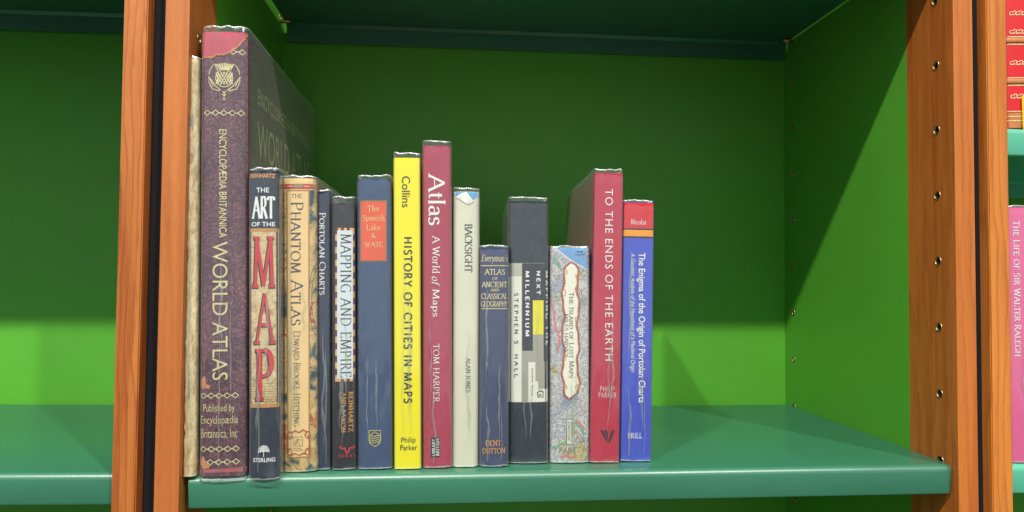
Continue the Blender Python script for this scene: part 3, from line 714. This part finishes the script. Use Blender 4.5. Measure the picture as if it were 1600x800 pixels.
# 5 portolan charts
M_SLATE = cloth('dark_slate_cloth', srgb(38, 50, 76), .1)
b = Book('portolan', 'narrow slate blue book with a single line of white serif capitals, beside the cream jacket', M_SLATE, .18, .0008, .0012, extra=.0012, hinge=0)
b.pen('title_lettering', 'Portolan Charts', 499, 509, 333, 462, M_WHITE, thick=.12, thin=.05, smallcaps=True, small=.8, track=.06)

# 6 mapping and empire
b = Book('mapping', 'black jacket with a pale title panel edged in orange and purple checks', jacket('black_jacket', srgb(20, 23, 32)), .17, .0016, .0024, extra=.0062, hinge=0)
M_PLUM = plain('plum_ink', srgb(84, 30, 62), .5); M_PEACH = plain('peach_ink', srgb(232, 170, 92), .5)
cw, chh = 4.2, 10.2
fa, fb = [], []
x0 = 524.0; nrow = 24; y0c = 356.5; ch_ = (597 - y0c) / nrow
for r_ in range(nrow):
    for c_, (xa, xb_) in enumerate(((x0, x0 + 4.5), (551.3, 554.6))):
        ya = y0c + ch_ * r_; (fa if (r_ + c_) % 2 else fb).append(([(xa, ya), (xb_, ya), (xb_, ya + ch_), (xa, ya + ch_)], 0))
for k in range(5):
    xa = x0 + 4.5 + k * (22.8 / 5)
    for ya in (356.5, 593.0): (fa if k % 2 == 0 else fb).append(([(xa, ya), (xa + 4.56, ya), (xa + 4.56, ya + 4), (xa, ya + 4)], 1))
b.lay('check_border', fa, M_PEACH, .00014); b.lay('check_border', fb, M_PLUM, .00014)
b.rect('title_panel', 527, 551.5, 360.5, 593, plain('pale_blue_panel', srgb(212, 222, 226), .45, var=.04), .0002)
b.pen('title_lettering', 'MAPPING AND EMPIRE', 532.5, 549, 366, 591, M_INK, thick=.115, thin=.045, track=.11)
b.pen('author_lettering', 'REINHARTZ', 545, 552, 613.5, 676, M_ORANGE, thick=.18, thin=.08, track=.1)
b.pen('author_lettering', 'AND SAXON', 533.5, 540.5, 613.5, 676, M_ORANGE, thick=.18, thin=.08, track=.1)
b.lines('longhorn_emblem', [[(534, 697), (531.5, 700), (535, 701), (539, 700), (541, 706), (543, 709), (545, 706), (547, 700), (551, 701), (554, 700), (552, 697)]], 2.4, M_RED)
b.pen('publisher_lettering', 'TEXAS', 529, 555, 710.5, 715, M_RED, False, thick=.18, thin=.1, track=.5)

# 7 spanish lake
b = Book('spanish', 'faded blue cloth book with an orange label near the top and a gilt crest below', cloth('faded_blue_cloth', srgb(58, 80, 116), .16), .17, .0020, .003, extra=.0036, jitter=.0006)
b.rect('label_border', 562.5, 604.5, 314, 410, M_GOLD_DULL, .00016)
b.rect('orange_label', 564, 603, 316, 408.5, plain('orange_label_leather', srgb(226, 86, 48), .55, var=.08, fine=.2), .0003)
M_PALEGOLD = plain('rubbed_gold', srgb(228, 176, 116), .5, var=.3, vscale=400)
for t_, a_, b_, c_, d_ in (('The', 574, 593, 322, 332), ('Spanish', 567, 601, 337, 349), ('Lake', 573, 595, 352, 361.5), ('&', 580, 587, 366, 374), ('SPATE', 570, 598, 379.5, 388)):
    b.pen('title_lettering', t_, a_, b_, c_, d_, M_PALEGOLD, False, off=.00045, thick=.17, thin=.07)
cr = [[(577, 673), (595, 673), (595, 688)] + arc(586, 688, 9, 10, 0, -180, 12)[0:1] + [(593.5, 693), (586, 698), (578.5, 693), (577, 688), (577, 673)], [(579, 680), (586, 675), (593, 680)]] + [[(577.5, 682 + 3.4 * k), (581, 680.5 + 3.4 * k), (585, 682.5 + 3.4 * k), (590, 680.5 + 3.4 * k), (594.5, 682 + 3.4 * k)] for k in range(4)]
b.lines('gilt_crest', cr, 1.1, plain('crest_gold', srgb(206, 196, 100), .45))

# 8 collins
b = Book('collins', 'bright yellow book with bold black sans lettering', jacket('bright_yellow_jacket', (.90, .80, .0, 1), .35, .02), .22, .0008, .002, extra=.0048, hinge=0)
b.sans('publisher_lettering', 'Collins', 628, 641, 276, 325, M_INK, bold=.0)
b.pen('title_lettering', 'HISTORY OF CITIES IN MAPS', 630.5, 644.5, 372, 631, M_INK, thick=.17, thin=.17, serif=0, track=.17)
b.sans('author_lettering', 'Philip', 627, 649.5, 684, 694.5, M_INK, False); b.sans('author_lettering', 'Parker', 625.5, 652, 695.5, 704, M_INK, False)

# 9 a world of maps
b = Book('worldmaps', 'tall rose red book with Atlas in big white letters, right beside the yellow one', cloth('rose_red_cloth', srgb(176, 62, 86), .04), .23, .0016, .003, extra=.0046, jitter=.0006)
b.pen('title_lettering', 'Atlas', 669, 696, 272, 354, M_WHITE, thick=.14, thin=.05, track=.02)
b.pen('subtitle_lettering', 'A World', 675.5, 687.5, 370, 429, M_WHITE, thick=.13, thin=.055, track=.06)
b.pen('subtitle_lettering', 'of', 674.5, 687, 434, 449, M_WHITE, thick=.12, thin=.055, slant=.25)
b.pen('subtitle_lettering', 'Maps', 673, 686.5, 454, 497, M_WHITE, thick=.13, thin=.055, track=.06)
b.pen('author_lettering', 'TOM HARPER', 677, 686.5, 539, 630, M_WHITE, thick=.12, thin=.05, track=.1)
b.rect('library_label', 673.3, 687, 684, 714, plain('black_label', srgb(24, 40, 44), .5), .0003)
b.sans('label_lettering', 'BRITISH', 681.5, 686.3, 686, 712, M_WHITE, up=True, off=.0005, bold=.01); b.sans('label_lettering', 'LIBRARY', 675, 680, 686, 712, M_WHITE, up=True, off=.0005, bold=.01)

# 10 backsight
b = Book('backsight', 'off-white book with a torn blue patch at its head and small dark title', jacket('off_white_jacket', srgb(216, 214, 190), .5, .08), .16, .0022, .004, extra=.0036, jitter=.0007, hinge=0)
rr = random.Random(3)
tp = [(708, 307), (714, 307), (717, 304), (722, 312), (727, 318), (731, 311), (738, 316), (744, 309), (750, 309)]
b.lay('exposed_blue_cloth', [([(p[0], 300.3), (q[0], 300.3), (q[0], q[1]), (p[0], p[1])], 0) for p, q in zip(tp, tp[1:])], plain('sky_blue_cloth', srgb(96, 160, 206), .7, fine=.3), .00014)
b.lay('torn_paper_flap', [([(711, 309), (722, 302), (729, 298.5 + 2), (733, 306), (741, 315), (732, 320), (724, 316), (716, 311)], 0)], plain('white_torn_paper', srgb(228, 226, 212), .9, fine=.6), .0007)
M_SLINK = plain('soft_black_ink', srgb(52, 54, 58), .6)
b.pen('title_lettering', 'BACKSIGHT', 726, 738, 351, 427, M_SLINK, thick=.14, thin=.06, track=.05)
b.pen('author_lettering', 'ALAN JONES', 727, 735, 560, 614, M_SLINK, thick=.12, thin=.055, track=.08)

# 11 everyman's
b = Book('everyman', "short slate blue cloth book with stacked gilt capitals and two gilt rules", cloth('slate_blue_cloth', srgb(62, 72, 106), .1), .14, .0022, .003, extra=.0020)
b.pen('series_lettering', "Everyman's", 752, 794, 398, 412, M_CREAMINK, False, thick=.14, thin=.06, slant=.3)
b.lines('gilt_rule', [[(751.5, 415.5), (793.5, 415.5)], [(752.5, 483), (793, 483)]], 1.3, M_CREAMINK)
for t_, a_, b_, c_, d_ in (('ATLAS', 757, 789, 420.5, 430), ('OF', 769, 778, 433.5, 438), ('ANCIENT', 752.5, 792.5, 440.5, 449.5), ('AND', 766, 780, 451.5, 456), ('CLASSICAL', 752, 793, 459, 468), ('GEOGRAPHY', 751.5, 793, 471, 480), ('DENT', 759, 783, 688, 697), ('DUTTON', 754, 789, 700, 709)):
    b.pen('title_lettering' if d_ < 600 else 'publisher_lettering', t_, a_, b_, c_, d_, M_CREAMINK if d_ < 600 else M_ORANGE, False, thick=.17, thin=.08, track=.05)

# 12 next millennium
b = Book('millennium', 'dark slate book with a white, grey and yellow block-pattern band round its middle', jacket('dark_slate_board', srgb(28, 42, 54), .34, .08), .19, .0020, .003, extra=.0040, hinge=.0006, yaw=-2.4)
M_BWHITE = plain('warm_white_print', srgb(226, 226, 210), .45, var=.02); M_BGREY = plain('warm_grey_print', srgb(164, 160, 146), .45, var=.02); M_BDARK = plain('charcoal_print', srgb(40, 46, 54), .45, var=.03)
b.band('jacket_band', 412, 629.5, M_BGREY, .00012)
for nm, x0, x1, y0, y1, mt in (('white_block', 794.5, 815, 432.5, 629, M_BWHITE), ('grey_block', 794.5, 815, 412.5, 432, plain('stone_print', srgb(186, 184, 170), .45)), ('charcoal_block', 816, 832.5, 412.5, 549, M_BDARK), ('charcoal_block', 832.5, 849.5, 412.5, 470.5, M_BDARK), ('charcoal_block', 849.5, 858, 412.5, 566, M_BDARK), ('yellow_block', 832.5, 849.3, 470.5, 524, plain('yellow_print', (.80, .72, .02, 1), .45)), ('white_block', 825.5, 836.5, 567, 629, M_BWHITE), ('white_block', 836.5, 841, 597, 629, M_BWHITE), ('white_block', 841, 857, 609, 629, M_BWHITE)):
    b.rect(nm, x0, x1, y0, y1, mt, .00024)
b.pen('author_lettering', 'STEPHEN S. HALL', 803.5, 810, 459, 591, M_INK, thick=.17, thin=.17, serif=0, track=.42, off=.0004)
b.pen('title_lettering', 'MILLENNIUM', 820.5, 827.5, 424.5, 527, M_WHITE, thick=.22, thin=.22, serif=0, track=.34, off=.0004)
b.pen('title_lettering', 'NEXT', 838, 844.5, 424.5, 462, M_WHITE, thick=.22, thin=.22, serif=0, track=.34, off=.0004)
b.pen('title_lettering', 'MAPPING THE', 852.6, 857.6, 424.5, 541, M_WHITE, thick=.22, thin=.22, serif=0, track=.34, off=.0004)
b.sans('publisher_lettering', 'Random House', 830.5, 833.5, 577, 619, M_INK, bold=.004, space=1.4, off=.0004)
b.lines('house_emblem', [[(840, 615), (843, 611.5), (848.5, 614), (848.5, 622), (845.5, 622), (845, 617), (843, 617), (842, 622), (840.5, 622), (840, 615)], [(839, 615.5), (843.5, 611), (849.5, 614)]], 1.3, M_INK, .0004)

# 13 island of lost maps
def mapprint():
    n = N('old_map_print'); v = n.map((1, 1, 1)); p = n.noise(v, 26, 2, .5, .6); p2 = n.noise(n.map((1, 1, 1), loc=(3, 1, 2)), 34, 2, .5, .5)
    c = n.ramp(p, [(.30, srgb(168, 178, 196)), (.42, srgb(216, 216, 216)), (.52, srgb(228, 226, 218)), (.60, srgb(222, 214, 208)), (.68, srgb(206, 160, 164))])
    c = n.mix(n.ramp(p2, [(.62, (0, 0, 0, 1)), (.67, (.8, .8, .8, 1))]), c, srgb(210, 190, 110)); c = n.mix(n.ramp(p2, [(.30, (.8, .8, .8, 1)), (.34, (0, 0, 0, 1))]), c, srgb(130, 180, 160))
    for sc_, th, ds in ((110, .018, 3.0), (190, .018, 4.0), (300, .016, 3.0)):
        w = n.noise(n.map((1, 1, .8), loc=(sc_, 0, 1)), sc_, 3, .6, ds)
        c = n.mix(.8, c, n.ramp(w, [(.5 - th * 2, (1, 1, 1, 1)), (.5 - th, (.36, .36, .42, 1)), (.5 + th, (.36, .36, .42, 1)), (.5 + th * 2, (1, 1, 1, 1))]), 'MULTIPLY')
    s_ = n.noise(n.map((1, 1, 2)), 900, 2, .8); c = n.mix(.3, c, n.ramp(s_, [(.36, (.4, .4, .46, 1)), (.43, (1, 1, 1, 1))]), 'MULTIPLY')
    n.set(Base_Color=c, Roughness=.42); return n.m
b = Book('island', 'short book with an old map print and a white scrolled title cartouche', mapprint(), .15, .0018, .003, extra=.0014, hinge=0, yaw=-2.2)
b.lay('blue_sea', [([(868, 387.5), (922, 387.5), (922, 424), (910, 416), (898, 410), (884, 400)], 0)], plain('sea_blue_print', srgb(112, 160, 206), .45, var=.18, vscale=90), .00014)
b.lines('coastline', [[(867, 387.5), (883, 400.5), (897, 411), (909, 417), (922, 425)]], 1.6, M_WHITE, .0002)
b.lines('ship_engraving', [[(898, 397), (902, 399), (911, 398), (914, 395)], [(899, 394), (911, 393)], [(903, 397), (903, 391)], [(908, 397), (908, 392)]], .9, M_SLINK)
wig = lambda x, ph: [(x + 1.8 * math.sin(y / 9.5 + ph) + .8 * math.sin(y / 4.1), y) for y in range(428, 612, 3)]
cl_l, cl_r = wig(880.5, 0), wig(902.5, 1.4)
outl = [(892, 410)] + [(885, 416), (881.5, 422)] + cl_l + [(882, 617), (889, 624)] ; outr = [(892, 410), (899, 414), (903, 421)] + cl_r + [(900, 616), (889, 624)]
fsx = []
for k in range(len(cl_l) - 1): fsx.append(([cl_l[k], cl_r[k], cl_r[k + 1], cl_l[k + 1]], 0))
fsx.append(([(885, 416), (892, 410.5), (899, 414), (903, 421), cl_r[0], cl_l[0], (881.5, 422)], 0)); fsx.append(([cl_l[-1], cl_r[-1], (900, 616), (889, 624), (882, 617)], 0))
b.lay('title_cartouche', fsx, plain('ivory_print', srgb(232, 232, 212), .45, var=.02), .00016)
M_SCROLL = plain('coral_scroll_ink', srgb(196, 104, 82), .5, var=.35, vscale=260)
b.lines('scroll_border', [outl, outr], 2.6, M_SCROLL, .0003)
b.lines('scroll_outline', [[(x - 1.5, y) for x, y in outl], [(x + 1.5, y) for x, y in outr]], .9, plain('dark_scroll_ink', srgb(76, 40, 36), .5), .00036)
b.lines('scroll_curl', [arc(883, 425, 3, 4, -60, 230, 10), arc(902, 431, 2.6, 4, -50, 230, 10), arc(882.5, 606, 3, 4, 100, 420, 10), arc(902, 606, 3, 4, 100, -200, 10), arc(901, 452, 2.6, 4, 0, 270, 10), arc(901, 500, 2.4, 4, 0, 270, 10), arc(881, 458, 2.6, 5, 90, -150, 10), arc(881, 560, 2.6, 5, 90, -150, 10)], 1.3, plain('amber_scroll_ink', srgb(214, 140, 72), .5), .0004)
M_PALEINK = plain('pale_print_ink', srgb(120, 106, 92), .6)
b.pen('title_lettering', 'The Island of Lost Maps', 889, 896.5, 457, 591, M_PALEINK, thick=.12, thin=.06, smallcaps=True, small=.82, track=.08, off=.0004)
b.pen('author_lettering', 'MILES HARVEY', 881.8, 887.6, 491, 559, M_PALEINK, thick=.13, thin=.06, track=.06, off=.0004)
b.rect('publisher_panel_edge', 885, 896.6, 655, 695, M_SLINK, .0002); b.rect('publisher_panel', 885.7, 896, 655.8, 694.2, plain('ivory_panel', srgb(214, 218, 200), .5), .0003)
b.pen('publisher_lettering', 'WEIDENFELD', 891.7, 895, 658, 692, M_PALEINK, thick=.14, thin=.08, off=.00045); b.pen('publisher_lettering', '& NICOLSON', 887, 890.2, 659, 688, M_PALEINK, thick=.14, thin=.08, off=.00045)
b.pen('map_lettering', 'PARS', 874, 898, 699, 707, M_PALEINK, False, thick=.12, thin=.06, track=.35); b.pen('map_lettering', 'DRI', 899, 919, 684, 691, M_PALEINK, False, thick=.12, thin=.06, track=.35)
b.lines('map_colour_edge', [[(898, 660), (905, 668), (912, 677), (920, 680)], [(860, 697), (868, 700), (876, 694), (886, 690)]], 3.2, plain('green_border_print', srgb(110, 170, 140), .5), .0002)
b.lines('map_colour_edge', [[(899, 656), (907, 664), (914, 672)], [(876, 716), (884, 712), (894, 715), (900, 712)], [(861, 470), (866, 490), (868, 520)], [(869, 512), (874, 530), (872, 550)]], 3.0, plain('rose_border_print', srgb(212, 122, 122), .5), .0002)

# 14 ends of the earth
crimson = jacket('crimson_jacket', srgb(184, 34, 62), .4, .04)
b = Book('ends', 'crimson book with widely spaced white capitals, beside the blue book', crimson, .20, .0004, .0012, extra=.0040, jitter=.0005, hinge=0, yaw=-2.2)
b.sans('title_lettering', 'TO THE ENDS OF THE EARTH', 945.5, 957.5, 296, 565, M_WHITE, bold=-.004, space=1.15)
ends = b
b.sans('author_lettering', 'PHILIP', 938, 960, 605, 613, M_WHITE, False, bold=-.015, space=1.2); b.sans('author_lettering', 'PARKER', 935.5, 962.5, 614.5, 622.5, M_WHITE, False, bold=-.015, space=1.2)
b.lay('windmill_emblem', [([(938, 673), (942, 673), (949.5, 688), (948.5, 692)], 0), ([(943.5, 673), (948, 673), (950.5, 681), (949.5, 686)], 1), ([(955.5, 673), (960, 673), (953, 691.5), (950, 691.5)], 2)], M_INK, .0003)

# 15 enigma
b = Book('enigma', 'blue book with a red head above an orange stripe, rightmost of the row', jacket('royal_blue_jacket', srgb(58, 78, 192), .35, .05), .17, .0003, .0010, extra=.0026, hinge=0, yaw=-2.0)
b.band('red_head', 317, 357.5, jacket('scarlet_print', srgb(208, 24, 40), .35, .03)); b.band('black_rule', 357.5, 372.5, M_INK, .00012); b.band('orange_stripe', 360, 370, plain('amber_print', srgb(232, 150, 20), .4), .0002)
b.pen('author_lettering', 'Nicolai', 986, 1009, 343, 351.5, M_WHITE, False, thick=.12, thin=.05, track=.1)
b.sans('title_lettering', 'The Enigma of the Origin of Portolan Charts', 994.5, 1008, 396, 630, M_WHITE, bold=.014)
b.sans('subtitle_lettering', 'A Geodetic Analysis of the Hypothesis of a Medieval Origin', 983.5, 992.5, 397, 583, M_WHITE, bold=-.004, shear=.25)
b.pen('publisher_lettering', 'BRILL', 981, 1003, 677, 685.5, M_WHITE, False, thick=.15, thin=.07, track=.12)

# right-hand bookcase
rl = jacket('bright_red_leather', srgb(200, 20, 30), .45, .06)
b = Book('leather', 'bright red leather book with gilt ruled panels, at the top right above the mint shelf', rl, .15, .003, .004, base=.1440, group='books in the bookcase at the right edge', sleeve=False)
M_TAN = plain('tan_leather', srgb(176, 112, 62), .6, var=.25, vscale=160)
for y0 in (53, 119):
    bm = bmesh.new()
    for y_, rad, in ((y0 + 3, .0028),):
        n_ = 24; ring = []
        for i in range(n_ + 1):
            x = -b.w / 2 * .99 + b.w * .99 * i / n_; zc = (b.yb - y_) * b.sz; yy = b.sy(x)
            ring.append([bm.verts.new((x, yy + .0005 - rad * .6 * math.sin(math.pi * k / 6), zc + rad * math.cos(math.pi * k / 6))) for k in range(7)])
        for p, q in zip(ring, ring[1:]):
            for k in range(6): bm.faces.new((p[k], p[k + 1], q[k + 1], q[k]))
    link('raised_band', bm, M_TAN, b.root, smooth=True)
    b.lines('gilt_rule', [[(1500, y0 - 3), (1700, y0 - 3)], [(1500, y0 + 9), (1700, y0 + 9)]], 1.4, M_GOLD, .0003)
b.band('tan_foot', 172, 197, M_TAN, .0003)
b.lines('gilt_rule', [[(1500, 170), (1700, 170)], [(1500, 178), (1700, 178)], [(1500, 185), (1700, 185)]], 1.2, M_GOLD, .0005)
fl = []
for cy in (12, 42, 92, 146):
    for dx in (0, 9, 18): fl += [arc(1586 + dx, cy, 3.2, 2.4, 20, 320, 10), arc(1590 + dx, cy - 2, 2, 2, 180, 420, 8), [(1583 + dx, cy + 3), (1592 + dx, cy + 2)]]
b.lines('gilt_tooling', fl, .9, M_GOLD, .0003)
bm = bmesh.new(); pts = [(0, -.0038, .03), (0, -.0043, .004), (.0004, -.0046, -.003), (.0012, -.0048, -.012), (.0008, -.0050, -.022)]
rowv = [[bm.verts.new((-.0085 + p[0] + dx, p[1], p[2])) for dx in (0, .0042)] for p in pts]
for p, q in zip(rowv, rowv[1:]): bm.faces.new((p[0], p[1], q[1], q[0]))
link('ribbon_marker', bm, plain('yellow_ribbon', srgb(222, 180, 30), .6), b.root)
b = Book('pink', 'pink book with white serif lettering, at the right edge under the mint shelf', jacket('pink_jacket', srgb(224, 92, 146), .4, .03), .16, .0015, .003, base=-.1664, group='books in the bookcase at the right edge', extra=.0020, hinge=0)
b.pen('title_lettering', 'The Life of Sir Walter Ralegh', 1590, 1600, 342, 556, M_WHITE, thick=.14, thin=.06, smallcaps=True, small=.86, track=.08)
